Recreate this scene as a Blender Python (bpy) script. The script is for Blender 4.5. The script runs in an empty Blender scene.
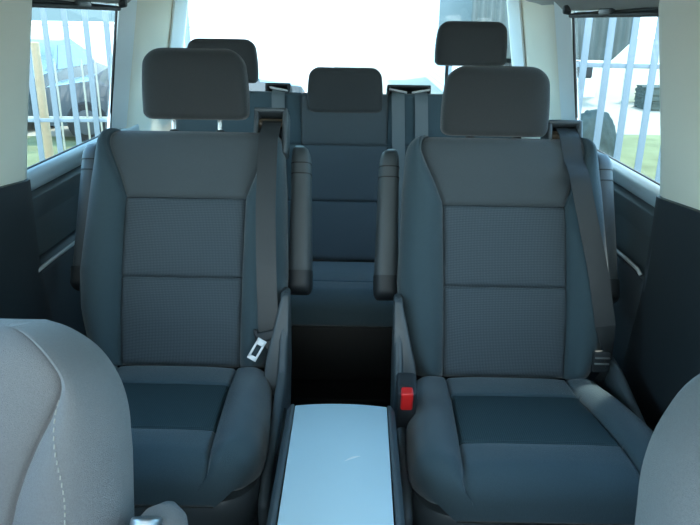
import bpy, bmesh, math, random
from mathutils import Vector, Matrix
random.seed(7)
sc = bpy.context.scene
COL = sc.collection
PI = math.pi
R = math.radians

# ------------------------------------------------------------------ materials
def new_mat(name):
    m = bpy.data.materials.new(name); m.use_nodes = True
    nt = m.node_tree
    b = nt.nodes['Principled BSDF']
    return m, nt, b

def coords(nt, scale=None):
    tc = nt.nodes.new('ShaderNodeTexCoord')
    return tc.outputs['Object']

def plain(name, col, rough=.5, metal=0.0, spec=.5, bump=0, bscale=400, var=0, vscale=6, coat=0, sheen=0):
    m, nt, b = new_mat(name)
    b.inputs['Base Color'].default_value = (*col, 1)
    b.inputs['Roughness'].default_value = rough
    b.inputs['Metallic'].default_value = metal
    b.inputs['Specular IOR Level'].default_value = spec
    b.inputs['Coat Weight'].default_value = coat
    b.inputs['Sheen Weight'].default_value = sheen
    b.inputs['Sheen Roughness'].default_value = .4
    co = coords(nt)
    if bump:
        n = nt.nodes.new('ShaderNodeTexNoise'); n.inputs['Scale'].default_value = bscale
        n.inputs['Detail'].default_value = 2
        nt.links.new(co, n.inputs['Vector'])
        bp = nt.nodes.new('ShaderNodeBump'); bp.inputs['Strength'].default_value = bump
        bp.inputs['Distance'].default_value = .002
        nt.links.new(n.outputs['Fac'], bp.inputs['Height'])
        nt.links.new(bp.outputs['Normal'], b.inputs['Normal'])
    if var:
        n = nt.nodes.new('ShaderNodeTexNoise'); n.inputs['Scale'].default_value = vscale
        n.inputs['Detail'].default_value = 5
        nt.links.new(co, n.inputs['Vector'])
        mx = nt.nodes.new('ShaderNodeMix'); mx.data_type = 'RGBA'
        mx.inputs[6].default_value = (*[c * (1 - var) for c in col], 1)
        mx.inputs[7].default_value = (*[min(1, c * (1 + var)) for c in col], 1)
        nt.links.new(n.outputs['Fac'], mx.inputs[0])
        nt.links.new(mx.outputs[2], b.inputs['Base Color'])
    return m

def dotted(name, dark, light, period=.0085, axes='xz'):
    """woven seat centre cloth: a fine grid of lighter dots on a dark ground"""
    m, nt, b = new_mat(name)
    co = coords(nt)
    sp = nt.nodes.new('ShaderNodeSeparateXYZ'); nt.links.new(co, sp.inputs[0])
    def wave(sock):
        k = nt.nodes.new('ShaderNodeMath'); k.operation = 'MULTIPLY'; k.inputs[1].default_value = 2 * PI / period
        nt.links.new(sock, k.inputs[0])
        s = nt.nodes.new('ShaderNodeMath'); s.operation = 'SINE'; nt.links.new(k.outputs[0], s.inputs[0])
        return s.outputs[0]
    a = wave(sp.outputs['X']); c = wave(sp.outputs['Z' if axes == 'xz' else 'Y'])
    mu = nt.nodes.new('ShaderNodeMath'); mu.operation = 'MULTIPLY'
    nt.links.new(a, mu.inputs[0]); nt.links.new(c, mu.inputs[1])
    ab = nt.nodes.new('ShaderNodeMath'); ab.operation = 'ABSOLUTE'; nt.links.new(mu.outputs[0], ab.inputs[0])
    mx = nt.nodes.new('ShaderNodeMix'); mx.data_type = 'RGBA'
    mx.inputs[6].default_value = (*dark, 1); mx.inputs[7].default_value = (*light, 1)
    nt.links.new(ab.outputs[0], mx.inputs[0]); nt.links.new(mx.outputs[2], b.inputs['Base Color'])
    b.inputs['Roughness'].default_value = .95; b.inputs['Specular IOR Level'].default_value = .15
    bp = nt.nodes.new('ShaderNodeBump'); bp.inputs['Strength'].default_value = .4; bp.inputs['Distance'].default_value = .0015
    nt.links.new(ab.outputs[0], bp.inputs['Height']); nt.links.new(bp.outputs['Normal'], b.inputs['Normal'])
    return m

def glass_mat(name, tint=(.93, .98, .97), refl=.05):
    m = bpy.data.materials.new(name); m.use_nodes = True
    nt = m.node_tree; nt.nodes.clear()
    o = nt.nodes.new('ShaderNodeOutputMaterial')
    t = nt.nodes.new('ShaderNodeBsdfTransparent'); t.inputs[0].default_value = (*tint, 1)
    g = nt.nodes.new('ShaderNodeBsdfGlossy'); g.inputs['Roughness'].default_value = .0
    lw = nt.nodes.new('ShaderNodeLayerWeight'); lw.inputs[0].default_value = .5
    pw = nt.nodes.new('ShaderNodeMath'); pw.operation = 'POWER'; pw.inputs[1].default_value = 5
    nt.links.new(lw.outputs['Facing'], pw.inputs[0])
    fr = nt.nodes.new('ShaderNodeMapRange'); fr.inputs[3].default_value = .02; fr.inputs[4].default_value = .6
    nt.links.new(pw.outputs[0], fr.inputs[0])
    mi = nt.nodes.new('ShaderNodeMixShader')
    nt.links.new(fr.outputs[0], mi.inputs[0])
    nt.links.new(t.outputs[0], mi.inputs[1]); nt.links.new(g.outputs[0], mi.inputs[2])
    nt.links.new(mi.outputs[0], o.inputs[0])
    return m

FAB = (.051, .080, .096)
M = {}
M['fabric'] = plain('charcoal_cloth', FAB, .95, spec=.12, bump=.5, bscale=900, var=.14, vscale=420, sheen=.25)
M['headcloth'] = plain('brown_grey_backlit_headrest_cloth', (.046, .050, .052), .95, spec=.12, bump=.5, bscale=900, var=.16, vscale=500, sheen=.25)  # brownish cloth; the headrests' backlit darkness is put into this colour
M['yoke'] = plain('charcoal_yoke_cloth', (.070, .086, .096), .95, spec=.12, bump=.5, bscale=900, var=.16, vscale=500, sheen=.25)
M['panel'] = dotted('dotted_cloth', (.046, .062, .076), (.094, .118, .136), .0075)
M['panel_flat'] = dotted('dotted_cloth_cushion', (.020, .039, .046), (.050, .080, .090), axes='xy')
M['frontfab'] = plain('grey_lit_front_cloth', (.165, .165, .170), .95, spec=.1, bump=.5, bscale=900, var=.18, vscale=420, sheen=.2)  # seat cloth made paler: strong windscreen light is put into the colour
M['stitch'] = plain('pale_thread', (.32, .31, .28), .9)
M['shell'] = plain('dark_shell_plastic', (.018, .022, .026), .55, bump=.2, bscale=700)
M['trim'] = plain('blue_grey_plastic', (.06, .075, .085), .45, bump=.15, bscale=700)
M['doorcard'] = plain('door_card_plastic', (.05, .06, .07), .55, bump=.2, bscale=600)
M['pocket'] = plain('door_pocket_vinyl', (.06, .075, .08), .5, bump=.2, bscale=500)
M['sillcap'] = plain('sill_plastic', (.36, .43, .46), .3, bump=.1, bscale=600)
M['ledge'] = plain('ledge_plastic', (.45, .47, .47), .3)
M['cream'] = plain('cream_pillar_trim', (.86, .80, .66), .6, bump=.15, bscale=500)
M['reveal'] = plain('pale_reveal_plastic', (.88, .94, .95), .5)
M['headliner'] = plain('pale_headliner', (.34, .34, .32), .9, bump=.2, bscale=500)
M['black'] = plain('black_rubber', (.012, .013, .014), .6)
M['carpet'] = plain('black_carpet', (.010, .011, .013), 1, spec=.05, bump=.6, bscale=500)
M['belt'] = plain('belt_webbing', (.03, .036, .04), .45, spec=.5, bump=.3, bscale=900)
M['belt_grey'] = plain('grey_belt_webbing', (.11, .14, .155), .5, bump=.3, bscale=900)
M['chrome'] = plain('bright_metal', (.75, .76, .76), .22, metal=1)
M['palewire'] = plain('pale_railing_paint', (.40, .40, .34), .6)
M['steelbright'] = plain('brushed_latch_metal', (.62, .66, .70), .5, metal=.6)
M['steel'] = plain('satin_steel', (.35, .37, .39), .45, metal=1)
M['red'] = plain('red_plastic', (.62, .02, .02), .35)
M['table'] = plain('silver_table_top', (.50, .66, .73), .32, spec=.6, var=.03, vscale=14)
M['scratch'] = plain('pale_scuff', (.75, .8, .82), .4)
M['brown'] = plain('brown_roller', (.10, .075, .05), .4)
M['arm'] = plain('armrest_vinyl', (.062, .075, .082), .5, bump=.2, bscale=600)
M['glass'] = glass_mat('window_glass')
M['paleglass'] = glass_mat('pale_glass')
M['grass'] = plain('grass', (.15, .16, .08), 1, spec=.1, var=.5, vscale=2.2, bump=.5, bscale=30)
M['concrete'] = plain('pale_concrete', (.27, .24, .175), .9, var=.1, vscale=.8)
M['fence'] = plain('galvanised_paint', (.17, .225, .27), .5)
M['white'] = plain('white_render', (.82, .81, .78), .9, var=.04, vscale=1)
M['creamwall'] = plain('cream_wall_paint', (.62, .58, .42), .9)
M['wood'] = plain('tan_wood', (.42, .32, .2), .8, var=.2, vscale=12)
M['carpaint'] = plain('slate_car_paint', (.035, .055, .07), .25, coat=.5)
M['carpaint2'] = plain('dark_green_car_paint', (.05, .07, .075), .25, coat=.5)
M['carglass'] = plain('car_glass', (.10, .13, .15), .08)
M['tyre'] = plain('tyre', (.015, .015, .015), .8)
M['orange'] = plain('orange_lens', (.9, .28, .08), .3)
M['shrub'] = plain('shrub_leaf', (.075, .095, .085), 1, spec=.1, var=.4, vscale=14, bump=1, bscale=40)

def siding():
    m, nt, b = new_mat('pale_siding')
    co = coords(nt); sp = nt.nodes.new('ShaderNodeSeparateXYZ'); nt.links.new(co, sp.inputs[0])
    k = nt.nodes.new('ShaderNodeMath'); k.operation = 'MULTIPLY'; k.inputs[1].default_value = 1 / .16; nt.links.new(sp.outputs['Z'], k.inputs[0])
    f = nt.nodes.new('ShaderNodeMath'); f.operation = 'FRACT'; nt.links.new(k.outputs[0], f.inputs[0])
    r = nt.nodes.new('ShaderNodeValToRGB'); r.color_ramp.elements[0].position = .0; r.color_ramp.elements[1].position = .18
    r.color_ramp.elements[0].color = (.42, .47, .5, 1); r.color_ramp.elements[1].color = (.72, .76, .77, 1)
    nt.links.new(f.outputs[0], r.inputs[0]); nt.links.new(r.outputs[0], b.inputs['Base Color'])
    b.inputs['Roughness'].default_value = .8
    return m
M['siding'] = siding()

def ribbed():
    m, nt, b = new_mat('dark_ribbed_sheet')
    co = coords(nt); sp = nt.nodes.new('ShaderNodeSeparateXYZ'); nt.links.new(co, sp.inputs[0])
    k = nt.nodes.new('ShaderNodeMath'); k.operation = 'MULTIPLY'; k.inputs[1].default_value = 2 * PI / .09; nt.links.new(sp.outputs['X'], k.inputs[0])
    s = nt.nodes.new('ShaderNodeMath'); s.operation = 'SINE'; nt.links.new(k.outputs[0], s.inputs[0])
    r = nt.nodes.new('ShaderNodeMapRange'); r.inputs[1].default_value = -1; nt.links.new(s.outputs[0], r.inputs[0])
    mx = nt.nodes.new('ShaderNodeMix'); mx.data_type = 'RGBA'
    mx.inputs[6].default_value = (.075, .10, .10, 1); mx.inputs[7].default_value = (.10, .125, .125, 1)
    nt.links.new(r.outputs[0], mx.inputs[0]); nt.links.new(mx.outputs[2], b.inputs['Base Color'])
    bp = nt.nodes.new('ShaderNodeBump'); bp.inputs['Distance'].default_value = .02; bp.inputs['Strength'].default_value = .6
    nt.links.new(s.outputs[0], bp.inputs['Height']); nt.links.new(bp.outputs['Normal'], b.inputs['Normal'])
    b.inputs['Roughness'].default_value = .7
    return m
M['ribbed'] = ribbed()

# ------------------------------------------------------------------ mesh helpers
class MB:
    def __init__(s): s.v = []; s.f = []; s.fm = []
    def add(s, vs, fs, mi=0):
        o = len(s.v); s.v += [tuple(p) for p in vs]
        s.f += [tuple(o + i for i in f) for f in fs]; s.fm += [mi] * len(fs); return s
    def bm(s, b, mi=0, mat=None):
        b.verts.index_update()
        vs = [(mat @ v.co) if mat else v.co.copy() for v in b.verts]
        fs = [[v.index for v in f.verts] for f in b.faces]
        b.free(); return s.add(vs, fs, mi)
    def box(s, lo, hi, bev=0, mi=0, mat=None, seg=3):
        b = bmesh.new(); bmesh.ops.create_cube(b, size=1)
        c = [(a + d) / 2 for a, d in zip(lo, hi)]; e = [abs(d - a) for a, d in zip(lo, hi)]
        for v in b.verts: v.co = Vector((c[0] + v.co.x * e[0], c[1] + v.co.y * e[1], c[2] + v.co.z * e[2]))
        if bev: bmesh.ops.bevel(b, geom=b.edges[:], offset=min(bev, min(e) * .49), segments=seg, affect='EDGES', profile=.5)
        return s.bm(b, mi, mat)
    def cyl(s, p, q, r, r2=None, n=20, mi=0, bev=0):
        p = Vector(p); q = Vector(q); d = q - p
        b = bmesh.new(); bmesh.ops.create_cone(b, cap_ends=True, segments=n, radius1=r, radius2=r if r2 is None else r2, depth=d.length)
        if bev:
            es = [e for e in b.edges if any(len(f.verts) > 4 for f in e.link_faces)]
            bmesh.ops.bevel(b, geom=es, offset=bev, segments=3, affect='EDGES', profile=.5)
        mt = Matrix.Translation((p + q) / 2) @ d.to_track_quat('Z', 'Y').to_matrix().to_4x4()
        return s.bm(b, mi, mt)
    def prism(s, poly, axis, a0, a1, bev=0, mi=0, seg=2):
        """poly in the other two axes' plane (in x<y<z order), extruded along axis from a0 to a1"""
        b = bmesh.new()
        def mk(u, w, a):
            if axis == 'x': return (a, u, w)
            if axis == 'y': return (u, a, w)
            return (u, w, a)
        lo = [b.verts.new(mk(u, w, a0)) for u, w in poly]; hi = [b.verts.new(mk(u, w, a1)) for u, w in poly]
        n = len(poly)
        b.faces.new(lo); b.faces.new(hi[::-1])
        for i in range(n): b.faces.new((lo[i], hi[i], hi[(i + 1) % n], lo[(i + 1) % n]))
        bmesh.ops.recalc_face_normals(b, faces=b.faces[:])
        if bev: bmesh.ops.bevel(b, geom=b.edges[:], offset=bev, segments=seg, affect='EDGES', profile=.5)
        return s.bm(b, mi)
    def loft(s, rings, closed=True, caps=True, mi=0):
        n = len(rings[0]); vs = [p for r in rings for p in r]; fs = []
        for i in range(len(rings) - 1):
            for j in range(n if closed else n - 1):
                k = (j + 1) % n
                fs.append((i * n + j, i * n + k, (i + 1) * n + k, (i + 1) * n + j))
        if caps and closed:
            fs.append(tuple(range(n))[::-1]); fs.append(tuple((len(rings) - 1) * n + j for j in range(n)))
        return s.add(vs, fs, mi)
    def tube(s, pts, r, n=10, mi=0):
        pts = [Vector(p) for p in pts]; rings = []
        for i, p in enumerate(pts):
            d = (pts[min(i + 1, len(pts) - 1)] - pts[max(i - 1, 0)]).normalized()
            a = d.cross(Vector((.31, .17, .93))).normalized(); b2 = d.cross(a)
            rings.append([p + r * (math.cos(2 * PI * k / n) * a + math.sin(2 * PI * k / n) * b2) for k in range(n)])
        return s.loft(rings, mi=mi)
    def ribbon(s, pts, sides, width, th, mi=0):
        """flat strap: centre points, side direction per point"""
        rings = []
        pts = [Vector(p) for p in pts]
        for i, p in enumerate(pts):
            d = (pts[min(i + 1, len(pts) - 1)] - pts[max(i - 1, 0)]).normalized()
            sd = Vector(sides[i] if isinstance(sides, list) else sides); sd = (sd - d * sd.dot(d)).normalized()
            nn = d.cross(sd); w = (width[i] if isinstance(width, list) else width) / 2
            rings.append([p - sd * w + nn * th, p - sd * w * .5 + nn * th * 1.1, p + sd * w * .5 + nn * th * 1.1, p + sd * w + nn * th,
                          p + sd * w - nn * th, p - sd * w - nn * th])
        return s.loft(rings, mi=mi)
    def build(s, name, mats, parent=None, smooth=True, angle=40, fix=True):
        me = bpy.data.meshes.new(name); me.from_pydata(s.v, [], s.f)
        mats = mats if isinstance(mats, (list, tuple)) else [mats]
        for m in mats: me.materials.append(m)
        me.polygons.foreach_set('material_index', s.fm)
        b = bmesh.new(); b.from_mesh(me)
        if fix: bmesh.ops.recalc_face_normals(b, faces=b.faces[:])
        if smooth:
            for f in b.faces: f.smooth = True
            for e in b.edges:
                if len(e.link_faces) == 2 and e.calc_face_angle(0) > R(angle): e.smooth = False
        b.to_mesh(me); b.free(); me.update()
        o = bpy.data.objects.new(name, me); COL.objects.link(o)
        if parent: o.parent = parent
        return o

def tag(o, label=None, cat=None, group=None, kind=None):
    if label: o['label'] = label
    if cat: o['category'] = cat
    if group: o['group'] = group
    if kind: o['kind'] = kind
    return o
def empty(name, loc=(0, 0, 0), rz=0):
    o = bpy.data.objects.new(name, None); COL.objects.link(o)
    o.location = loc; o.rotation_euler = (0, 0, rz); o.empty_display_size = .1
    return o
def smooth01(t): t = max(0, min(1, t)); return t * t * (3 - 2 * t)
def lerp_tab(tab, h):
    if h <= tab[0][0]: return tab[0][1]
    for (a, u), (b, w) in zip(tab, tab[1:]):
        if h <= b: return u + (w - u) * smooth01((h - a) / (b - a)) if False else u + (w - u) * (h - a) / (b - a)
    return tab[-1][1]

# ------------------------------------------------------------------ upholstered pads
class Pad:
    """Upholstered slab. Local axes: x across, h along, d outwards from its face.
    w: half width table, p: panel half width table, cross seams at 'seams' (only between the lengthwise seams)."""
    def __init__(s, H, w, p, seams, panels, T, rt=.04, rc=.06, r=.045, bolster=.026, swell=.012, rb=.02, bow=None, seam_full=(), groove=.0065, xt=(), ramp=0):
        s.__dict__.update(locals())
    def half(s, h):
        v = lerp_tab(s.w, h)
        k = (h - (s.H - s.rc)) / s.rc
        if k > 0: v -= s.rc * .8 * (1 - math.sqrt(max(0, 1 - min(1, k) ** 2)))
        return v
    def pw(s, h):
        a = lerp_tab(s.p, h); c = s.half(h) - s.r * .55; k = .010; m = min(a, c)
        return m - k * math.log(math.exp(-(a - m) / k) + math.exp(-(c - m) / k))
    def front(s, x, h):
        w = s.half(h); p = s.pw(h); ax = abs(x); d = 0
        if s.bow: d += lerp_tab(s.bow, h)
        if ax > p:
            t = (ax - p) / max(.01, w - p)
            bo = s.bolster * (.25 + .75 * smooth01(h / s.ramp)) if s.ramp else s.bolster
            d += bo * max(0, math.sin(PI * min(1, t) ** .8)) + bo * .45 * t
        g = s.groove
        d -= g * math.exp(-((ax - p) / .0035) ** 2)
        for q in s.xt: d -= g * math.exp(-((ax - q) / .0035) ** 2)
        for q in s.seams:
            if ax < p + .002 or q in s.seam_full: d -= g * 1.1 * math.exp(-((h - q) / .0035) ** 2)
        # each field between cross seams is slightly pillowed
        ed = [0] + sorted(s.seams) + [s.H]
        for a, b in zip(ed, ed[1:]):
            if a <= h <= b and ax < p:
                d += s.swell * (max(0, math.sin(PI * (h - a) / (b - a))) ** .6) * (1 - (ax / p) ** 4)
        e = ax - (w - s.r)
        if e > 0: d -= s.r - math.sqrt(max(0, s.r ** 2 - min(e, s.r) ** 2))
        k = s.H - s.rt
        if h > k: d -= s.rt - math.sqrt(max(0, s.rt ** 2 - min(s.rt, h - k) ** 2))
        if h < s.rb: d -= s.rb - math.sqrt(max(0, s.rb ** 2 - min(s.rb, s.rb - h) ** 2))
        return d
    def cols(s, h):
        w = s.half(h); p = s.pw(h); o = []
        for k in range(13): o.append(p * k / 13)
        o += [p - .006, p - .003, p, p + .003, p + .006]
        q0 = p + .006; q1 = w - s.r
        if q1 < q0 + .002: q1 = q0 + .002
        for k in range(1, 11): o.append(q0 + (q1 - q0) * k / 10)
        for k in range(1, 9): o.append(min(w, q1 + (w - q1) * math.sin(PI / 2 * k / 8)))
        return o
    def rows(s):
        o = []; n = 64
        for k in range(n + 1): o.append((s.H - s.rt) * k / n)
        for k in range(1, 11): o.append(s.H - s.rt + s.rt * math.sin(PI / 2 * k / 10))
        for k in range(1, 6): o.append(s.rb * (1 - math.cos(PI / 2 * k / 6)))
        for q in s.seams: o += [q - .007, q - .0035, q, q + .0035, q + .007]
        return sorted(set(round(a, 5) for a in o))
    def make(s, xf, mats, names, parent):
        """xf(x,h,d)->local point. Main mesh (bolsters, yoke, back) with the panels as sub-part meshes."""
        rows = s.rows(); P = []
        for h in rows:
            c = s.cols(h); xs = [-a for a in c[:0:-1]] + c
            P.append([(x, h, s.front(x, h)) for x in xs])
        nc = len(P[0]); mid = nc // 2; ip = 15   # index offset of the lengthwise seam from the middle
        main = MB(); pan = [MB() for _ in s.panels]
        fr = {id(main): []}
        V = [xf(*q) for r_ in P for q in r_]
        def facelist(sel): return [(i * nc + j, i * nc + j + 1, (i + 1) * nc + j + 1, (i + 1) * nc + j) for i, j in sel]
        own = {k: [] for k in range(-2, len(s.panels))}
        for i in range(len(rows) - 1):
            hm = (rows[i] + rows[i + 1]) / 2
            for j in range(nc - 1):
                k = -1
                inside = mid - ip <= j < mid + ip
                if inside:
                    k = -2
                    for n, (a, b) in enumerate(s.panels):
                        if a < hm < b: k = n
                own[k].append((i, j))
        def emit(mb, sel, mi=0):
            fs = facelist(sel); used = sorted({i for f in fs for i in f}); mp = {g: n for n, g in enumerate(used)}
            mb.add([V[g] for g in used], [[mp[i] for i in f] for f in fs], mi)
        # back and sides of the slab
        ring = []
        for i, h in enumerate(rows):
            w = s.half(h)
            base = lerp_tab(s.bow, h) if s.bow else 0
            k = s.H - s.rt; inset = 0
            if h > k: inset = s.rt - math.sqrt(max(0, s.rt ** 2 - (h - k) ** 2))
            lo = min(P[i][0][2], base - s.r) - .001
            bd = min(base - s.T + inset, lo - .0005)
            wr = w - .02
            ring.append([xf(*P[i][0]), xf(-w, h, (lo + bd) / 2), xf(-wr, h, bd), xf(0, h, bd - .01 * (0 if inset else 1)), xf(wr, h, bd), xf(w, h, (lo + bd) / 2), xf(*P[i][-1])])
        emit(main, own[-1], 0)
        if own[-2]: emit(main, own[-2], 1)
        main.loft(ring, closed=False, mi=2)
        # close the bottom and top
        for i in (0, len(rows) - 1):
            pts = [xf(*q) for q in P[i]] + ring[i][::-1][1:-1]
            main.add(pts, [tuple(range(len(pts)))], 0)
        m = main.build(names[0], mats[:3], parent, angle=60, fix=True)
        weld(m)
        for k, mb in enumerate(pan):
            emit(mb, own[k]); q = mb.build(names[1], mats[3], m, angle=60, fix=False); outward(q, parent)
        return m
def weld(o, d=.00005):
    b = bmesh.new(); b.from_mesh(o.data); bmesh.ops.remove_doubles(b, verts=b.verts[:], dist=d)
    bmesh.ops.recalc_face_normals(b, faces=b.faces[:]); b.to_mesh(o.data); b.free(); o.data.update()
def outward(o, parent=None):
    # open sheet: make its faces look up / forwards
    b = bmesh.new(); b.from_mesh(o.data); n = Vector((0, 0, 0))
    for f in b.faces: n += f.normal * f.calc_area()
    if n.dot(Vector((0, -1, .6))) < 0: bmesh.ops.reverse_faces(b, faces=b.faces[:])
    b.to_mesh(o.data); b.free()

def rrect(a, b, n=5.0, k=44, cx=0, cy=0, bulge=0):
    o = []
    for i in range(k):
        t = 2 * PI * i / k; c, s_ = math.cos(t), math.sin(t)
        o.append((cx + a * math.copysign(abs(c) ** (2 / n), c), cy + b * math.copysign(abs(s_) ** (2 / n), s_)))
    return o
def headrest_mesh(w, h, t, rtop=.045, rbot=.02, flare=.010):
    """soft block: width 2w at the bottom, height h, thickness t, centred, base at z 0, y is depth"""
    m = MB(); rings = []; zs = []
    N = 10
    zs += [(rbot * (1 - math.cos(PI / 2 * k / N)), rbot * (1 - math.sin(PI / 2 * k / N))) for k in range(0, N + 1)]
    zs += [(rbot + (h - rbot - rtop) * k / 8, 0) for k in range(1, 8)]
    zs += [(h - rtop + rtop * math.sin(PI / 2 * k / N), rtop * (1 - math.cos(PI / 2 * k / N))) for k in range(0, N + 1)]
    for z, ins in zs:
        k = z / h
        ww = w - flare * (k ** 1.5) * 1.1 + .004 * math.sin(PI * k)
        tt = t / 2 * (1 - .12 * k) + .004 * math.sin(PI * k)
        rings.append([(x, y - .018 * k * k, z) for x, y in rrect(max(.01, ww - ins), max(.006, tt - min(ins, tt - .008) * .95), 4.2)])
    m.loft(rings)
    return m

# ------------------------------------------------------------------ captain's chair
TILT = R(24)
def chair(cx, cy, label, hr_dx, hr_z, hr_h, side):
    root = empty('captain_seat', (cx, cy, 0))
    tag(root, label, 'car seat', 'second row captain seats')
    y0, z0 = .265, .375                       # foot of the backrest
    sa, ca = math.sin(TILT), math.cos(TILT)
    def bx(x, h, d): return Vector((x, y0 + h * sa - d * ca, z0 + h * ca + d * sa))
    H = .622
    back = Pad(H, [(0, .215), (.06, .243), (.15, .262), (.24, .268), (.36, .262), (.47, .257), (.56, .250), (.622, .244)],
               [(0, .152), (.44, .156), (.50, .178), (.58, .214)], [.229, .437], [(.005, .437)], .10, rt=.03, rc=.042, r=.04,
               bow=[(0, -.004), (.12, .012), (.25, .016), (.42, .004), (.622, -.012)])
    b = back.make(bx, [M['fabric'], M['yoke'], M['fabric'], M['panel']], ('backrest', 'centre_panel'), root)
    # hard shell on the rear of the backrest
    sh = MB(); rings = []
    for h in [.03 + .52 * k / 10 for k in range(11)]:
        w = back.half(h) - .03
        rings.append([bx(x, h, -.098 - dd) for x, dd in ((-w, 0), (-w * .9, .018), (0, .026), (w * .9, .018), (w, 0))])
    sh.loft(rings, caps=True); sh.build('back_shell', M['shell'], root)
    # cushion
    def cu(x, h, d):
        y = y0 - .005 - h; return Vector((x, y, z0 + .012 + .05 * smooth01(h / .40) * .7 + d))
    cush = Pad(.466, [(0, .235), (.10, .25), (.3, .265), (.40, .265), (.466, .257)], [(0, .148), (.13, .15), (.33, .162), (.466, .168)],
               [.112, .342], [(.112, .342)], .085, rt=.055, rc=.10, r=.05, bolster=.020, swell=.008, rb=.03, ramp=.2)
    cush.make(cu, [M['fabric'], M['fabric'], M['fabric'], M['panel_flat']], ('cushion', 'seat_panel'), root)
    # base: moulded skirt, pedestal and rail plate
    sk = MB(); rings = []
    for z, k in ((.225, .93), (.25, .985), (.295, 1.0), (.318, 1.0), (.325, .985)):
        rings.append([(x, y, z) for x, y in rrect(.262 * k, .232 * k, 5, 56, 0, .03)])
    sk.loft(rings); sk.build('base_skirt', M['trim'], root)
    pd = MB(); pd.prism([(-.19, .018), (.21, .018), (.17, .225), (-.15, .225)], 'x', -.19, .19, bev=.012); pd.build('pedestal', M['shell'], root)
    rl = MB(); rl.box((-.22, -.25, 0), (.22, .30, .02), .004); rl.build('floor_plate', M['black'], root)
    # side covers, one each side
    for s in (-1, 1):
        st = MB(); a0, a1 = (.258, .280)
        inner = (s > 0) == (cx < 0)
        hi = [(.345, .57), (.295, .575), (.240, .48), (.185, .405)] if inner else [(.33, .43), (.24, .425)]
        st.prism(hi + [(.05, .375), (-.13, .345), (-.185, .315), (-.18, .235), (.29, .225), (.345, .38)],
                 'x', s * a0, s * a1, bev=.010, seg=3)
        if inner:
            wd = MB(); wd.prism([(s * .281, .34), (s * .220, .34), (s * .226, .42), (s * .262, .57), (s * .281, .575)], 'y', .195, .225, bev=.006)
            st.add([(v[0], v[1] + (v[2] - .36) * .40, v[2]) for v in wd.v], wd.f)
        o = st.build('side_cover', M['trim'], root)
        pc = MB(); pc.prism([(.13, .345), (.125, .295), (-.03, .285), (-.03, .325)], 'x', s * (a1 - .001), s * (a1 + .006), bev=.002)
        pc.build('pocket_recess', M['black'], o)
    # headrest on two posts
    hr_base = Vector((hr_dx, y0 + .622 * sa + .055, hr_z))
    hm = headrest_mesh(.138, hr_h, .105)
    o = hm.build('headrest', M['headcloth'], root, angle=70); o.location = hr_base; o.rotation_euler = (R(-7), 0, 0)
    for dx in (-.062, .062):
        pm = MB(); pm.cyl((hr_dx + dx, hr_base.y + .003, hr_z + .02), (hr_dx + dx, hr_base.y - .03, hr_z - .11), .0062, n=14)
        pm.build('headrest_post', M['chrome'], root)
        cm = MB(); tp = bx(hr_dx + dx, .612, -.052); cm.cyl(tp, tp + Vector((0, .006, .016)), .015, .012, n=18, bev=.002)
        cm.build('post_collar', M['shell'], root)
    # armrests folded up beside the backrest
    for s in (-1, 1):
        am = MB(); rings = []; ac = .296 if (s > 0) == (cx < 0) else .287
        L0, L1 = .205, .605
        N = 30
        for k in range(N + 1):
            t = k / N; h = L0 + (L1 - L0) * t
            cap = (h - (L1 - .05)) / .05; q = math.sqrt(max(0.002, 1 - max(0, cap) ** 2))
            cap2 = ((L0 + .04) - h) / .04; q *= math.sqrt(max(.05, 1 - max(0, cap2) ** 2))
            hw = (.0325 - .006 * t) * (.35 + .65 * q); hd = (.052 - .010 * t) * q
            xc = s * (ac - .006 * t - .007 * (1 - q))
            rings.append([bx(xc + x, h, -.105 + yy) for x, yy in rrect(hw, hd, 3.2, 28)])
        am.loft(rings); a = am.build('armrest', M['arm'], root, angle=60)
        for hh in (.520, .549):                       # the two shut lines of the adjuster collar
            cm = MB(); t = (hh - L0) / (L1 - L0); hw = (.0325 - .006 * t) + .0012; hd = (.052 - .010 * t) + .0012
            cm.loft([[bx(s * (ac - .006 * t) + x, h2, -.105 + yy) for x, yy in rrect(hw, hd, 3.2, 28)] for h2 in (hh - .0016, hh + .0016)])
            cm.build('collar_ring', M['black'], a)
        pv = MB(); rings = []
        for k in range(13):
            t = k / 12; h = .192 + .065 * t; q = math.sqrt(max(.04, 1 - max(0, 1 - t * 2.4) ** 2))
            rings.append([bx(s * (ac - .001) + x, h, -.100 + yy) for x, yy in rrect(.0335 * (.6 + .4 * q), .056 * q, 3.2, 28)])
        pv.loft(rings); pv.build('pivot_cap', M['shell'], a, angle=60)
        ax = MB(); ax.cyl(bx(s * .235, .225, -.09), bx(s * ac, .225, -.09), .022, n=20); ax.build('pivot_pin', M['shell'], a)
    # belt outlet on the outer shoulder (same hand on both chairs)
    ox = side['ox']; top = side['oh']
    om = MB(); ow = .045
    def ob(x0, x1, h0, h1, d0, d1, bev=.006):
        b_ = MB().box((x0, -d1, h0), (x1, -d0, h1), bev)
        om.add([bx(v[0], v[2], -v[1]) for v in b_.v], b_.f)
    ob(ox - ow, ox + ow, top + .052, top + .064, -.095, -.018)           # lid
    ob(ox - ow, ox - ow + .012, top - .02, top + .062, -.095, -.022)
    ob(ox + ow - .014, ox + ow, top - .06, top + .062, -.095, -.018)
    ob(ox - ow, ox + ow, top - .05, top + .060, -.105, -.088)
    outlet = om.build('belt_outlet', M['trim'], root)
    lb = MB(); lb.cyl(bx(ox - ow + .01, top + .028, -.050), bx(ox + ow - .012, top + .028, -.050), .0135, n=18); lb.build('guide_roller', M['brown'], outlet)
    # webbing
    pts = []; sides = []
    def on(x, h, up=.004): return bx(x, h, back.front(x, h) + up)
    hh = max(top + .012, .632)
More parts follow.
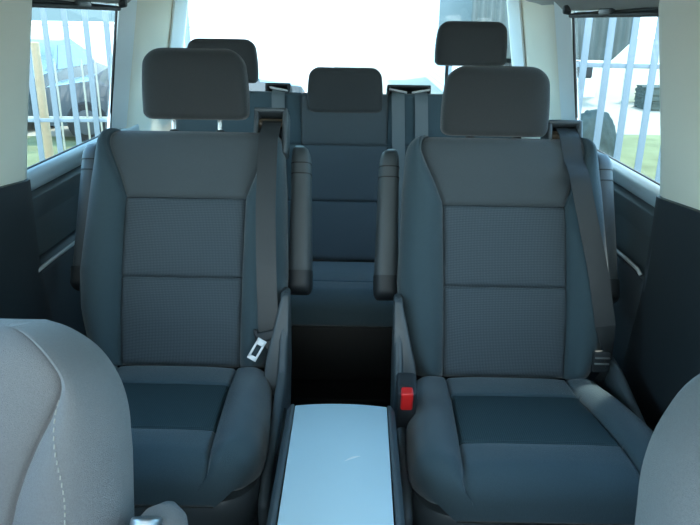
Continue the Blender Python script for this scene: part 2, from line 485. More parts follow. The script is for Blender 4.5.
    pts.append(bx(ox + .003, hh + .024, -.05)); pts.append(bx(ox + .003, hh + .020, -.036)); pts.append(bx(ox + .003, hh + .006, -.020)); pts.append(bx(ox + .003, hh - .006, -.006)); pts.append(bx(ox + .003, hh - .018, .002))
    path = side['path']
    n = 26
    for k in range(n + 1):
        h = path[0][1] + (path[-1][1] - path[0][1]) * k / n
        x = lerp_tab([(q[1], q[0]) for q in path[::-1]], h)
        hx = max(-.6, h)
        xs_ = max(back.front(x + q_, h) for q_ in (-.024, -.016, -.008, 0, .008, .016, .024) if abs(x + q_) < back.half(h) - .012); pts.append(bx(x, h, xs_ + .004 + side.get('lift', 0) * math.sin(PI * k / n)))
    X = Vector((1, 0, 0))
    bm_ = MB(); bm_.ribbon(pts, X, .050, .0009)
    belt = bm_.build('seat_belt', M['belt'], root, angle=50)
    e = pts[-1]
    if side['kind'] == 'latch':
        # webbing passes through the latch plate and returns to the floor anchor beside the cushion
        q = MB(); q.ribbon([e, e + Vector((.012, -.012, -.022)), e + Vector((.03, -.008, -.05)), e + Vector((.038, .0, -.11))],
                           [X, Vector((1, .3, 0)), Vector((.7, .6, 0)), Vector((.3, 1, 0))], .046, .0009)
        q.build('lower_webbing', M['belt'], belt)
        fr = Matrix.Translation(e + Vector((.002, -.012, -.006))) @ Matrix.Rotation(R(-16), 4, 'Y') @ Matrix.Rotation(R(-24), 4, 'X')
        h_ = MB(); h_.box((-.034, -.006, -.012), (.034, .007, .013), .005, mat=fr); h_.box((-.036, -.004, -.005), (-.024, .008, .024), .004, mat=fr)
        hd = h_.build('latch_handle', M['shell'], belt)
        fp = Matrix.Translation(e + Vector((-.014, -.026, -.014))) @ Matrix.Rotation(R(32), 4, 'Y') @ Matrix.Rotation(R(-28), 4, 'X')
        p_ = MB()
        for lo, hi in (((-.012, -.001, -.048), (-.0065, .001, 0)), ((.0065, -.001, -.048), (.012, .001, 0)), ((-.012, -.001, -.052), (.012, .001, -.041)), ((-.012, -.001, -.012), (.012, .001, .004))):
            p_.box(lo, hi, .0006, mat=fp)
        p_.build('latch_plate', M['steelbright'], belt)
    else:
        # twisted fold of slack webbing, then the bracket at the seat side
        ps = [e, e + Vector((.006, -.006, -.03)), e + Vector((.012, -.012, -.062)), e + Vector((.016, -.012, -.095)), e + Vector((.018, -.004, -.125)), e + Vector((.014, .006, -.155))]
        sd = [X, Vector((1, .35, 0)), Vector((.85, .8, .2)), Vector((.75, .9, 0)), Vector((1, .3, 0)), X]
        q = MB(); q.ribbon(ps, sd, [.050, .046, .040, .042, .048, .046], .001)
        q.build('twisted_webbing', M['belt'], belt)
        a_ = e + Vector((-.006, -.020, -.085))
        k_ = MB(); k_.box(a_ + Vector((-.021, -.006, -.03)), a_ + Vector((.021, .006, .028)), .004); an = k_.build('anchor_bracket', M['shell'], belt)
        for dz in (-.004, .012):
            c_ = MB(); c_.box(a_ + Vector((-.018, -.010, dz - .0022)), a_ + Vector((.018, -.005, dz + .0022)), .0015)
            c_.build('anchor_bar', M['steel'], belt)
    # buckle on the inner side, at the side cover
    sb = -1
    ux = -.262
    u = MB(); u.box((ux - .021, .035, .36), (ux + .021, .105, .485), .008)
    tilt = Matrix.Translation((ux, .08, .40)) @ Matrix.Rotation(R(14), 4, 'X') @ Matrix.Translation((-ux, -.08, -.40))
    u.v = [tuple(tilt @ Vector(v)) for v in u.v]
    bk = u.build('belt_buckle', M['shell'], root)
    r_ = MB(); r_.box((ux - .014, .026, .442), (ux + .012, .05, .492), .005)
    r_.v = [tuple(tilt @ Vector(v)) for v in r_.v]
    r_.build('release_button', M['red'], bk)
    return root

chair(-.385, 1.30, 'charcoal cloth captain seat on the left, silver belt latch plate hanging at its cushion', .012, .957, .182,
      dict(ox=.212, oh=.622, kind='latch', path=[(.212, .595), (.214, .40), (.224, .2), (.230, .095)], lift=.004))
chair(.436, 1.272, 'charcoal cloth captain seat on the right, red belt buckle between it and the table', -.018, .930, .178,
      dict(ox=.165, oh=.606, kind='anchor', path=[(.172, .590), (.192, .44), (.218, .28), (.238, .135)], lift=.002))

# ------------------------------------------------------------------ rear bench
def bench():
    root = empty('rear_bench_seat', (.01, 2.2, 0))
    tag(root, 'wide charcoal three-seat rear bench below the back window, behind the two captain seats', 'bench seat')
    a = R(18.5); sa, ca = math.sin(a), math.cos(a); y0, z0 = .24, .36
    def bx(x, h, d): return Vector((x, y0 + h * sa - d * ca, z0 + h * ca + d * sa))
    back = Pad(.632, [(0, .62), (.1, .64), (.632, .635)], [(0, .155), (.632, .163)], [.225, .435, ], [(.005, .435)], .11, rt=.022, rc=.04, r=.04,
               bolster=.012, swell=.008, seam_full=(.225, .435), xt=(.27, .55), rb=.02)
    back.make(bx, [M['fabric'], M['yoke'], M['fabric'], M['panel']], ('backrest', 'centre_panel'), root)
    def cu(x, h, d): return Vector((x, y0 - .01 - h, z0 + .008 + .055 * smooth01(h / .4) + d))
    cu_p = Pad(.49, [(0, .62), (.49, .64)], [(0, .16), (.49, .17)], [.36], [], .085, rt=.055, rc=.05, r=.05, bolster=.01, swell=.006, rb=.03)
    cu_p.make(cu, [M['fabric'], M['fabric'], M['shell'], M['panel_flat']], ('cushion', 'seat_panel'), root)
    b = MB(); b.prism([(-.08, .03), (.27, .03), (.25, .27), (-.06, .27)], 'x', -.60, .60, bev=.015); b.build('bench_base', M['black'], root)
    f = MB(); f.box((-.60, -.20, 0), (.60, .30, .032), .005); f.build('floor_plate', M['black'], root)
    for x, z, hh in ((-.461, .982, .158), (.001, .886, .162), (.465, 1.058, .156)):
        yb = y0 + .632 * sa + (.045 if abs(x) > .1 else -.005)
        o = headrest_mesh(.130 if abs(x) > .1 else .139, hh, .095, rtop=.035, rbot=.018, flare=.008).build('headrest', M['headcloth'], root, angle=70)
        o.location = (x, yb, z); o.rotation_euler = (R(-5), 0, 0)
        if abs(x) > .1:
            for dx in (-.085, .085):
                p = MB(); p.cyl((x + dx, yb + .002, z + .02), (x + dx, yb - .012, .92), .0062, n=14); p.build('headrest_post', M['shell'], root)
    # belt outlets along the top edge and the straps hanging from them
    top = .632
    for x0, x1, straps in ((-.300, -.205, [-.248]), (.158, .322, [.198, .284])):
        om = MB()
        for lo, hi in (((x0, top + .024, .01), (x1, top + .034, .085)), ((x0, top - .01, .01), (x0 + .012, top + .03, .085)), ((x1 - .012, top - .01, .01), (x1, top + .03, .085)), ((x0, top - .008, .07), (x1, top + .03, .085))):
            b_ = MB().box(lo, hi, .004); om.add([bx(v[0], v[1], -v[2]) for v in b_.v], b_.f)
        oo = om.build('belt_outlet', M['shell'], root)
        for x in straps:
            lip = MB(); b_ = MB().box((x - .034, top + .004, -.004), (x + .034, top + .012, .012), .003)
            lip.add([bx(v[0] + .0, v[1] + .006 * (v[0] - x) / .034 * (1 if x < .24 else -1) * -1, -v[2]) for v in b_.v], b_.f); lip.build('outlet_lip', M['ledge'], oo)
            pts = [bx(x, top + .018, -.05), bx(x, top + .012, -.02), bx(x, top - .004, .004)]
            for k in range(20):
                h = top - .02 - k * .03
                if h < .04: break
                pts.append(bx(x + .018 * k / 20, h, back.front(x + .018 * k / 20, h) + .006))
            rb = MB(); rb.ribbon(pts, (1, 0, 0), .048, .001); rb.build('seat_belt', M['belt_grey'], root, angle=50)
    return root
bench()

# ------------------------------------------------------------------ folding centre table
def table():
    root = empty('centre_table', (.033, .98, 0))
    tag(root, 'pale silver folded centre table between the captain seats, dark rails along its sides', 'table')
    zt = .45; y1 = .298; y0 = -.28
    def hw(y): return .0915 + .004 * (y1 - y) / .37 * .2
    top = MB(); poly = [(-hw(y0), y0), (hw(y0), y0), (.0965, y1 - .010)]
    for k in range(1, 10):
        t = k / 10; x = .0965 - .193 * t; poly.append((x, y1 - .010 + .010 * (1 - (x / .0965) ** 2)))
    poly.append((-.0965, y1 - .010))
    top.prism(poly, 'z', zt - .012, zt, bev=.0015); tp = top.build('table_top', M['table'], root)
    s = MB(); n = 8
    pts = [(.026 + .022 * math.cos(1.0) * (k - 4) / 4 * 1.2, .108 + .008 * (k - 4) / 4 - .003 * ((k - 4) / 4) ** 2, zt + .0002) for k in range(9)]
    s.ribbon(pts, (0, 1, 0), [.0006, .002, .0035, .0045, .005, .0045, .0035, .002, .0006], .0003)
    s.build('scuff_mark', M['scratch'], tp)
    for sd in (-1, 1):
        r_ = MB(); r_.prism([(sd * .0972, zt + .003), (sd * .1045, zt + .003), (sd * .114, zt - .012), (sd * .116, zt - .36), (sd * .0972, zt - .36)], 'y', y0, y1 - .008, bev=.003)
        r_.build('side_rail', M['trim'], root)
    b = MB(); b.box((-.095, y0, .035), (.095, y1 - .03, zt - .014), .006); b.build('table_body', M['shell'], root)
    f = MB(); f.box((-.11, y0, 0), (.11, y1 - .02, .034), .004); f.build('table_foot', M['black'], root)
    return root
table()

# ------------------------------------------------------------------ front seats (only their shoulders show)
def front_seat(cx, cy, label, ztop, arm, mirror, k=1):
    root = empty('front_seat', (cx, cy, 0)); tag(root, label, 'car seat', 'front row seats')
    a = R(15); sa, ca = math.sin(a), math.cos(a); H = .60
    z0 = ztop - H * ca - .01; y0 = -H * sa
    def bx(x, h, d): return Vector((x, y0 + h * sa - d * ca, z0 + h * ca + d * sa))
    back = Pad(H, [(0, .245 * k), (.15, .258 * k), (.3, .258 * k), (.42, .254 * k), (.52, .244 * k), (.60, .232 * k)], [(0, .11), (.34, .122), (.38, .130), (.42, .143), (.46, .160), (.49, .175), (.52, .188), (.55, .199), (.60, .212)], [.22], [(.005, .22)], .12, rt=.05, rc=.14, r=.055, bolster=.03,
               bow=[(0, 0), (.2, .014), (.45, 0), (.6, -.02)], groove=.005)
    bk = back.make(bx, [M['frontfab'], M['frontfab'], M['frontfab'], M['frontfab']], ('backrest', 'centre_panel'), root)
    # second, stitched seam down the inner bolster
    s = 1 if not mirror else -1
    st = MB()
    for kk in range(44):
        h = .10 + kk * .0095
        x = s * (.208 - .020 * smooth01((h - .38) / .13))
        p = bx(x, h, back.front(x, h) + .0006); q = bx(x, h + .0055, back.front(x, h + .0055) + .0006)
        st.cyl(p, q, .0011, n=6)
    st.build('stitching', M['stitch'], bk)
    def cu(x, h, d): return Vector((x, y0 - .005 - h, z0 + .0 + .04 * smooth01(h / .4) + d))
    c = Pad(.50, [(0, .24 * k), (.2, .26 * k), (.5, .25 * k)], [(0, .15), (.5, .16)], [.12, .33], [(.12, .33)], .12, rt=.07, rc=.09, r=.05, bolster=.02, swell=.006, rb=.03)
    c.make(cu, [M['frontfab'], M['frontfab'], M['shell'], M['panel_flat']], ('cushion', 'seat_panel'), root)
    p = MB(); p.prism([(y0 - .45, .0), (y0 + .05, .0), (y0 + .02, z0 - .10), (y0 - .42, z0 - .10)], 'x', -.21, .21, bev=.01); p.build('pedestal', M['shell'], root)
    if arm:
        ar = MB(); rings = []
        ax, ay, az = arm
        for kk in range(15):
            t = kk / 14; q = math.sqrt(max(.02, 1 - max(0, 1 - t * 3.2) ** 2)); q *= math.sqrt(max(.05, 1 - max(0, t * 4 - 3) ** 2))
            rings.append([(ax + x, ay - .34 + .34 * t, az - .05 + .05 * t + zz) for x, zz in rrect(.042 * q, .033 * q, 2.6, 28)])
        ar.loft(rings); o = ar.build('armrest', M['frontfab'], root, angle=70)
        b = MB(); b.cyl((ax - .012, ay - .075, az + .010), (ax - .012, ay - .06, az + .030), .020, n=28, bev=.004); b.build('adjuster_knob', M['steel'], o)
    return root
front_seat(-.510, .80, 'grey cloth front seat at the lower left, its stitched shoulder nearest the camera', .842, (.318, -.02, .585), False)
front_seat(.572, .53, 'grey cloth front seat at the lower right, only its rounded shoulder edge showing', .945, None, True, .91)

# ------------------------------------------------------------------ van shell
XL, XR = -.808, .826                 # glass planes at sill height
ZS, ZT = .835, 1.252                 # sill and window top
LEAN = .18
def wx(side, z, inn=0): return (XL + LEAN * max(0, z - ZS) + inn) if side < 0 else (XR - LEAN * max(0, z - ZS) - inn)
def st(o): return tag(o, kind='structure')

f = MB(); f.box((-.90, -.9, -.06), (.92, 3.12, 0)); st(f.build('floor', M['carpet']))
c = MB(); c.box((-.86, -.12, 1.335), (.88, 3.12, 1.365)); st(c.build('ceiling', M['headliner']))
FY = -.75
WIN = {-1: (1.665, 2.405), 1: (1.60, 2.40)}
nwin = 0; ntrim = 0
for sd, nm in ((-1, 'left'), (1, 'right')):
    X = XL if sd < 0 else XR
    w = MB(); w.box((X, FY, 0), (X + sd * .02, 3.12, ZS - .012)); st(w.build('wall_' + nm, M['doorcard']))
    # cove between window top and headliner
    ntrim += 1
    t = MB(); x1 = wx(sd, ZT); t.prism([(x1 + sd * .05, ZT - .0), (x1 - sd * .015, ZT + .002), (x1 - sd * .03, ZT + .03), (x1 - sd * .075, 1.335), (x1 + sd * .05, 1.34)], 'y', .02, 3.05, bev=.004)
    st(t.build('trim_%d' % ntrim, M['headliner']))
    # door card: rounded sill roll, recessed pocket, ledge
    a, b_ = WIN[sd]
    d = empty('door_%d' % (1 if sd < 0 else 2), (X, 1.9, 0)); st(d)
    L = lambda x: -sd * x               # inwards
    ya, yb = -.24, .72
    card = MB()
    card.prism([(L(0), .18), (L(.036), .18), (L(.040), .575 if sd < 0 else .608), (L(0), .60)], 'y', ya - .35, yb, bev=.008)
    card.build('lower_card', M['doorcard'], d)
    roll = MB()
    prof = [(L(-.004), ZS), (L(.010), ZS + .002), (L(.02), ZS - .006), (L(.026), ZS - .020), (L(.027), ZS - .036), (L(.022), ZS - .050), (L(.012), ZS - .056), (L(-.004), ZS - .058)]
    roll.prism(prof, 'y', a - 1.9 + .03, yb + .05, bev=0); roll.build('sill_roll', M['sillcap'], d, angle=50)
    pk = MB(); pk.prism([(L(0), .60), (L(.02), .605), (L(.012), .70), (L(.026), .765), (L(0), .78)], 'y', ya - .04, yb, bev=.003); pk.build('pocket_panel', M['pocket'], d, angle=50)
    zl = .588 if sd < 0 else .622
    lg = MB(); lg.tube([(L(.036), -.235, zl - .012), (L(.042), -.225, zl + .001), (L(.044), -.15, zl + .003), (L(.044), .02, zl), (L(.044), .25, zl - .003), (L(.043), .55, zl - .004)], .0048)
    lg.build('ledge_strip', M['ledge'], d)
    jb = MB(); jb.prism([(ya - .075, .58), (ya - .035, .58), (ya - .05, .79), (ya - .09, .79)], 'x', L(0), L(.045), bev=.008); jb.build('pocket_end', M['doorcard'], d)
    # window behind the pillar
    nwin += 1
    a, b_ = WIN[sd]
    wn = empty('window_%d' % nwin, (wx(sd, ZS), (a + b_) / 2, ZS)); st(wn)
    def pane(y0, y1, z0, z1, inn=0, th=.004):
        g = MB(); vs = []
        for z in (z0, z1):
            for y in (y0, y1):
                x = wx(sd, z, inn)
                vs += [(x, y, z), (x + sd * th, y, z)]
        g.add([(v[0] - wn.location.x, v[1] - wn.location.y, v[2] - wn.location.z) for v in vs], [(0, 2, 6, 4), (1, 5, 7, 3), (0, 1, 3, 2), (4, 6, 7, 5), (0, 4, 5, 1), (2, 3, 7, 6)])
        return g
    pane(a - .02, b_ + .02, ZS - .012, ZT + .01).build('pane', M['glass'], wn, smooth=False)
    lo = wn.location
    def W(y, z, inn=.006): return (wx(sd, z, inn) - lo.x, y - lo.y, z - lo.z)
    sl = MB(); sl.tube([W(a, ZS), W(b_, ZS), W(b_ - .012, 1.0), W(b_ - .03, ZT - .01), W(a, ZT + .0)], .005, mi=0); sl.build('rubber_seal', M['black'], wn)
    bl = MB(); bl.tube([W(a, ZT - .012, .014), W(b_ - .03, ZT - .014, .014)], .007); bb = bl.build('blind_rail', M['black'], wn)
    e0 = W(b_ - .022, ZT + .004, .012); bk_ = MB(); bk_.cyl(e0, (e0[0] - sd * .022, e0[1], e0[2]), .017, .013, n=20, bev=.003); bk_.build('blind_bracket', M['shell'], bb)
    hk = MB(); ym = (a + b_) / 2 + .02
    p0 = W(ym, ZT - .008, .018)
    hk.box((p0[0] - .008, p0[1] - .045, p0[2] - .004), (p0[0] + .008, p0[1] + .045, p0[2] + .012), .004); hk.build('blind_clip', M['trim'], bb)
    # door window in front of the pillar (lets daylight in; behind the camera's view)
    nwin += 1
    w2 = empty('window_%d' % nwin, (wx(sd, ZS), .5, ZS)); st(w2)
    wn = w2; pane(-.35, 1.38, ZS - .012, ZT + .01).build('pane', M['glass'], w2, smooth=False)
    # B-pillar: cream above, dark below
    ntrim += 1
    up = MB(); rings = []
    for z in (.815, .95, 1.10, 1.20, ZT, 1.335):
        x = wx(sd, z); ye = a + .075 - .03 * (z > 1.3)
        rings.append([(x + sd * .05, 1.30, z), (x - sd * .005, 1.30, z), (x - sd * .024, 1.34, z), (x - sd * .030, 1.42, z), (x - sd * .030, ye - .05, z), (x - sd * .022, ye - .015, z), (x - sd * .004, ye, z), (x + sd * .05, ye, z)])
    up.loft(rings); up.v = [(v[0], v[1], v[2] + (max(0, a + .05 - v[1]) * .10 if v[2] < .83 else 0)) for v in up.v]
    st(up.build('trim_%d' % ntrim, M['cream'], angle=50))
    ntrim += 1
    lp = MB(); rings = []
    for z, yy in ((.0, .18), (.20, .145), (.40, .09), (.60, .06), (.72, .062), (.822, .068)):
        x = X; ye = a + yy - .01
        rings.append([(x + sd * .03, 1.22, z), (x - sd * .02, 1.22, z), (x - sd * .040, 1.27, z), (x - sd * .046, 1.36, z), (x - sd * .046, ye - .05, z), (x - sd * .038, ye - .012, z), (x - sd * .01, ye, z), (x + sd * .03, ye, z)])
    lp.loft(rings); lp.v = [(v[0], v[1], v[2] + (max(0, a + .05 - v[1]) * .10 if v[2] > .80 else 0)) for v in lp.v]
    st(lp.build('trim_%d' % ntrim, M['black'] if False else M['shell'], angle=50))
    # rear pillar: window reveal, broad cream panel, tailgate reveal
    ntrim += 1
    rp = MB(); rings = []
    for z in (.0, .5, .80, ZS, .95, 1.10, 1.20, 1.335):
        x = wx(sd, z); ye = b_
        rings.append([(x + sd * .02, ye + .12, z), (x + sd * .004, ye + .02, z), (x - sd * .020, ye + .12, z), (x - sd * .022, ye + .15, z),
                      (x - sd * .022, 2.70, z), (x - sd * .030, 2.86, z), (x - sd * .040, 2.955, z), (x - sd * .060, 3.03, z), (x - sd * .064, 3.06, z), (x - sd * .064, 3.12, z), (x + sd * .02, 3.12, z)])
    rp.loft(rings); st(rp.build('trim_%d' % ntrim, M['cream'], angle=28))
    # pale moulded reveals on either side of the broad panel
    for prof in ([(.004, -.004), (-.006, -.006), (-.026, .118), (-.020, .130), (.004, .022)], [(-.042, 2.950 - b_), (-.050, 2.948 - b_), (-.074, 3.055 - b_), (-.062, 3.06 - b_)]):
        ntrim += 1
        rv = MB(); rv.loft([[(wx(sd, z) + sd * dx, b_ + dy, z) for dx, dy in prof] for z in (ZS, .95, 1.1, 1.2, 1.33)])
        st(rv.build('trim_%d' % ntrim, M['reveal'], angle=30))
    # A-pillar
    ntrim += 1
    ap = MB()
    for z in (0,): pass
    ap.loft([[(wx(sd, z) + sd * .05, y - .06, z), (wx(sd, z) - sd * .03, y - .06, z), (wx(sd, z) - sd * .03, y + .05, z), (wx(sd, z) + sd * .05, y + .05, z)] for z, y in ((.80, -.50), (1.06, -.22), (1.335, .06))])
    st(ap.build('trim_%d' % ntrim, M['cream']))
# tailgate
tg = empty('door_3', (.01, 3.08, 0)); st(tg)
t = MB(); t.box((-.72, -.03, 0), (.72, .04, .845), .01); t.build('tailgate_panel', M['doorcard'], tg)
t = MB(); t.box((-.72, -.03, 1.325), (.72, .04, 1.36), .005); t.build('header_trim', M['headliner'], tg)
nwin += 1
wn = empty('window_%d' % nwin, (.01, 3.085, 1.08)); st(wn)
g = MB(); g.box((-.80, -.002, -.24), (.80, .002, .25)); g.build('pane', M['glass'], wn, smooth=False)
# windscreen and bulkhead
nwin += 1
ws = empty('window_%d' % nwin, (.01, -.25, 1.07)); st(ws)
g = MB(); g.add([(-.80, -.36, -.22), (.80, -.36, -.22), (.70, .28, .28), (-.70, .28, .28), (-.80, -.364, -.218), (.80, -.364, -.218), (.70, .276, .284), (-.70, .276, .284)],
                [(0, 1, 2, 3), (7, 6, 5, 4), (0, 4, 5, 1), (1, 5, 6, 2), (2, 6, 7, 3), (3, 7, 4, 0)]); g.build('pane', M['glass'], ws, smooth=False)
b = MB(); b.box((-.90, -.80, 0), (.92, -.70, .84)); st(b.build('wall_front', M['shell']))
ds = MB(); ds.prism([(-.70, .45), (-.30, .50), (-.28, .80), (-.45, .86), (-.70, .83)], 'x', -.80, .82, bev=.02); st(ds.build('trim_%d' % (ntrim + 1), M['shell']))

# ------------------------------------------------------------------ outside
GZ = -.65
g = MB(); g.box((-60, -30, GZ - .2), (60, 90, GZ)); st(g.build('ground', M['concrete']))
for k, (x0, x1, y0, y1) in enumerate(((-9, -2.0, 6.6, 11.0), (1.6, 10, 5.2, 12.2))):
    q = MB(); q.box((x0, y0, GZ), (x1, y1, GZ + .02)); st(q.build('lawn', M['grass']))

def fence(p, q, n, w, label, rails, ztop, mat=None):
    mat = mat or M['fence']
    p = Vector(p); q = Vector(q); d = q - p; ang = math.atan2(d.y, d.x)
    root = empty('fence', (p.x, p.y, GZ + .02), ang); tag(root, label, 'fence')
    L = d.length; h = ztop - GZ
    for k in range(n):
        x = L * k / (n - 1)
        m = MB(); m.prism([(x - w / 2, .0), (x + w / 2, .0), (x + w / 2, h - .1), (x, h), (x - w / 2, h - .1)], 'y', -.008, .008, bev=.003)
        m.build('pale', mat, root)
    for z in rails:
        m = MB(); m.box((-.1, .01, z - GZ - .02), (L + .1, .04, z - GZ + .02), .004); m.build('rail', mat, root)
    return root
fence((-6.1, 7.8), (-1.9, 8.3), 20, .062, 'pale blue steel palisade fence outside the left window', [.02, 1.62], 1.9)
o = fence((-6.9, 9.7), (-2.3, 10.0), 26, .026, 'thin pale railing between the left palisade fence and the parked cars', [-.2], .62, M['palewire'])
fence((1.66, 6.4), (5.2, 6.0), 19, .060, 'pale blue steel palisade fence outside the right window', [.84, -.42], 1.75)

def car(x, y, rz, label, paint, group=None):
    root = empty('car', (x, y, GZ), rz); tag(root, label, 'car', group)
    # x along the car; loft of half-sections
    st_ = [(-2.1, .45, .62, .62), (-1.95, .70, .84, .72), (-1.3, .82, .95, .95), (-.85, .84, 1.16, 1.16), (-.35, .84, 1.40, 1.40), (.35, .84, 1.42, 1.42), (.85, .84, 1.18, 1.18), (1.25, .83, .95, .95), (1.9, .76, .82, .80), (2.1, .5, .60, .6)]
    b = MB(); rings = []
    for X, w, top, _ in st_:
        roof = top > 1.0
        sh = min(top, .92)
        rw = w * (.72 if top > 1.2 else .86) if roof else w * .88
        rings.append([(X, -w, .25), (X, -w * 1.0, sh * .75), (X, -w * .97, sh), (X, -rw, top), (X, 0, top + .03), (X, rw, top), (X, w * .97, sh), (X, w, sh * .75), (X, w, .25)])
    b.loft(rings); b.build('body', paint, root, angle=35)
    for s in (-1, 1):
        g = MB(); pts = [(-.98, .95), (.98, .95), (.42, 1.33), (-.38, 1.33)]
        g.add([(px_, s * (.83 - (pz - .92) * .48 + .012), pz) for px_, pz in pts] + [(px_, s * (.80 - (pz - .92) * .48), pz) for px_, pz in pts], [(0, 1, 2, 3), (7, 6, 5, 4), (0, 4, 5, 1), (1, 5, 6, 2), (2, 6, 7, 3), (3, 7, 4, 0)])
        g.build('side_window', M['carglass'], root, smooth=False)
        for X in (-1.32, 1.32):
            t = MB(); t.cyl((X, s * .62, .31), (X, s * .86, .31), .31, n=28, bev=.04); wh = t.build('wheel', M['tyre'], root)
            h = MB(); h.cyl((X, s * .855, .31), (X, s * .872, .31), .19, n=20, bev=.01); h.build('hubcap', M['trim'], wh)
    for s in (-1, 1):
        l = MB(); l.box((1.93, s * .55 - .12, .60), (2.06, s * .55 + .12, .72), .03); l.build('head_lamp', M['white'], root)
        l = MB(); l.box((-2.06, s * .55 - .12, .62), (-1.93, s * .55 + .12, .74), .03); l.build('indicator_lamp', M['orange'], root)
    return root
car(-2.85, 11.6, R(188), 'slate grey car parked side-on behind the left fence, nearest the rear pillar', M['carpaint'])
car(-6.02, 13.4, R(91), 'dark car parked tail-on behind the left fence, beyond the tan post', M['carpaint2'])
p = MB(); p.cyl((0, 0, 0), (0, 0, 1.55), .055, .05, n=14, bev=.01)
o = p.build('wooden_post', M['wood']); o.location = (-3.76, 8.5, GZ); tag(o, 'tan wooden post just behind the left palisade fence', 'post')
wl = MB(); wl.box((-14, 0, 0), (14, .25, 1.62), .02); wl.box((-14.1, -.05, 1.62), (14.1, .30, 1.70), .02)
o = wl.build('boundary_wall', M['white']); o.location = (-14.5, 17, GZ); tag(o, 'long white boundary wall beyond the parked cars', 'wall')

# pale house behind the tailgate, right
hs = empty('house', (5.0, 18.6, GZ)); tag(hs, 'pale sided house faintly seen through the back window on its right', 'house')
m = MB(); m.box((-2.6, 0, 0), (1.3, 6, 3.2)); m.build('wall', M['siding'], hs, smooth=False)
m = MB(); m.prism([(-3.0, 3.2), (1.7, 3.2), (-.65, 5.0)], 'y', -.3, 6.3); m.build('roof', M['ribbed'], hs, smooth=False)
m = MB(); m.cyl((-2.55, -.06, 0), (-2.55, -.06, 3.1), .05, n=12); m.build('downpipe', M['fence'], hs)
m = MB(); m.box((-.6, -.03, 1.1), (.5, .0, 2.3), .01); wf = m.build('window_frame', M['white'], hs)
m = MB(); m.box((-.52, -.035, 1.18), (.42, -.028, 2.22)); m.build('pane', M['carglass'], wf)

# dark ribbed trailer body and clipped shrub beyond the right fence
tr = empty('box_trailer', (2.22, 7.6, GZ)); tag(tr, 'dark ribbed box trailer raised on wheels beyond the right fence', 'trailer')
m = MB(); m.prism([(-1.0, 1.49), (.52, 1.49), (.74, 1.72), (.90, 3.1), (-1.0, 3.1)], 'y', 0, 3.0, bev=.02); m.build('box_body', M['ribbed'], tr)
m = MB(); m.box((-.55, .05, 1.30), (.35, 2.95, 1.45), .02); m.build('chassis', M['shell'], tr)
for X in (-.55, .35):
    for Y in (1.0, 1.9):
        m = MB(); m.cyl((X - .1, Y, .47), (X + .1, Y, .47), .47, n=28, bev=.04); m.build('wheel', M['tyre'], tr)
sb = bmesh.new(); bmesh.ops.create_icosphere(sb, subdivisions=5, radius=1)
rnd = random.Random(3)
for v in sb.verts:
    n = v.co.normalized()
    k = 1 + .02 * math.sin(23 * n.x + 3) * math.sin(19 * n.z) + .025 * rnd.random()
    e = lambda t, p_: math.copysign(abs(t) ** p_, t)
    v.co = Vector((e(n.x, .8) * .235 * k, e(n.y, .8) * .235 * k, .52 + e(n.z, .8) * .53 * k))
m = MB(); m.bm(sb); o = m.build('clipped_shrub', M['shrub'], angle=80); o.location = (2.40, 6.9, GZ); tag(o, 'dark rounded clipped shrub behind the right palisade fence', 'shrub')

hb = bmesh.new(); bmesh.ops.create_cube(hb, size=1); bmesh.ops.subdivide_edges(hb, edges=hb.edges[:], cuts=24, use_grid_fill=True)
for v in hb.verts:
    v.co = Vector((v.co.x * 8 + rnd.uniform(-.03, .03), v.co.y * .8 + rnd.uniform(-.02, .02), .25 + v.co.z * .5 + rnd.uniform(-.012, .012)))
m = MB(); m.bm(hb); o = m.build('low_hedge', M['shrub'], angle=80); o.location = (10.6, 16.3, GZ); tag(o, 'low dark hedge across the pale ground outside the right window', 'hedge')
wl = MB(); wl.box((-5, 0, 0), (9, .25, .86), .02); wl.box((-5.1, -.05, .86), (9.1, .30, .93), .02)
o = wl.build('garden_wall', M['creamwall']); o.location = (11.7, 17.6, GZ); tag(o, 'low cream garden wall behind the dark hedge on the right', 'wall')

# ------------------------------------------------------------------ light
w = bpy.data.worlds.new('sky'); sc.world = w; w.use_nodes = True
nt = w.node_tree; bg = nt.nodes['Background']
tc = nt.nodes.new('ShaderNodeTexCoord'); sp = nt.nodes.new('ShaderNodeSeparateXYZ'); nt.links.new(tc.outputs['Generated'], sp.inputs[0])
rp_ = nt.nodes.new('ShaderNodeValToRGB'); rp_.color_ramp.elements[0].position = 0; rp_.color_ramp.elements[0].color = (.72, .90, 1, 1)
rp_.color_ramp.elements[1].position = .9; rp_.color_ramp.elements[1].color = (.25, .52, .95, 1)
e = rp_.color_ramp.elements.new(.06); e.color = (.42, .78, 1.0, 1)
nt.links.new(sp.outputs['Z'], rp_.inputs[0])
# the sky ahead of the van is a warmer white haze than the blue overhead and behind
mr = nt.nodes.new('ShaderNodeMapRange'); mr.inputs[1].default_value = -.35; mr.inputs[2].default_value = -.95; mr.inputs[3].default_value = 0; mr.inputs[4].default_value = .85
nt.links.new(sp.outputs['Y'], mr.inputs[0])
hz = nt.nodes.new('ShaderNodeMix'); hz.data_type = 'RGBA'; hz.inputs[7].default_value = (1.10, 1.12, 1.13, 1)
nt.links.new(mr.outputs[0], hz.inputs[0]); nt.links.new(rp_.outputs[0], hz.inputs[6]); 
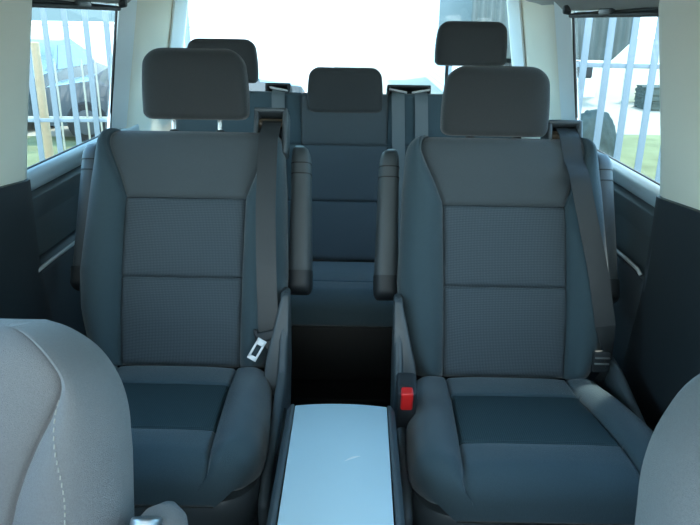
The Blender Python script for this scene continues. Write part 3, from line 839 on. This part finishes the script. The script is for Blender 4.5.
# low sky: plain blue to the left and behind, bright sun glare behind and to the right
dt = nt.nodes.new('ShaderNodeVectorMath'); dt.operation = 'DOT_PRODUCT'; dt.inputs[1].default_value = (math.sin(R(15)), math.cos(R(15)), 0)
nt.links.new(tc.outputs['Generated'], dt.inputs[0])
def rng(sock, a, b):
    n = nt.nodes.new('ShaderNodeMapRange'); n.interpolation_type = 'SMOOTHSTEP'; n.inputs[1].default_value = a; n.inputs[2].default_value = b; nt.links.new(sock, n.inputs[0]); return n.outputs[0]
def mul(p, q):
    n = nt.nodes.new('ShaderNodeMath'); n.operation = 'MULTIPLY'; nt.links.new(p, n.inputs[0]); nt.links.new(q, n.inputs[1]); return n.outputs[0]
msk = mul(mul(rng(dt.outputs['Value'], .885, .84), rng(sp.outputs['Y'], .3, .6)), rng(sp.outputs['Z'], .14, .05))
lb = nt.nodes.new('ShaderNodeMix'); lb.data_type = 'RGBA'; lb.inputs[7].default_value = (.075, .125, .155, 1)
nt.links.new(msk, lb.inputs[0]); nt.links.new(hz.outputs[2], lb.inputs[6]); nt.links.new(lb.outputs[2], bg.inputs[0]); bg.inputs[1].default_value = 1.0
s = bpy.data.lights.new('sun', 'SUN'); s.energy = 1.1; s.angle = R(3); s.color = (1, .94, .84)
so = bpy.data.objects.new('sun', s); COL.objects.link(so); so.rotation_euler = Vector((-.30, -.55, -1.0)).to_track_quat('-Z', 'Y').to_euler()

# ------------------------------------------------------------------ camera
cam = bpy.data.cameras.new('camera'); cam.sensor_width = 36; cam.lens = 690 * 36 / 700; cam.clip_start = .02; cam.clip_end = 300
co = bpy.data.objects.new('camera', cam); COL.objects.link(co)
co.matrix_world = Matrix.Translation((.055, 0, 1.22)) @ Matrix.Rotation(R(.35), 4, 'Z') @ Matrix.Rotation(R(90 - 19.5), 4, 'X') @ Matrix.Rotation(R(.9), 4, 'Z')
sc.camera = co
sc.view_settings.view_transform = 'Standard'; sc.view_settings.look = 'None'; sc.view_settings.gamma = 1
sc.view_settings.use_curve_mapping = False
sc.view_settings.exposure = 2.85
sc.cycles.max_bounces = 10; sc.cycles.diffuse_bounces = 6; sc.cycles.transparent_max_bounces = 12
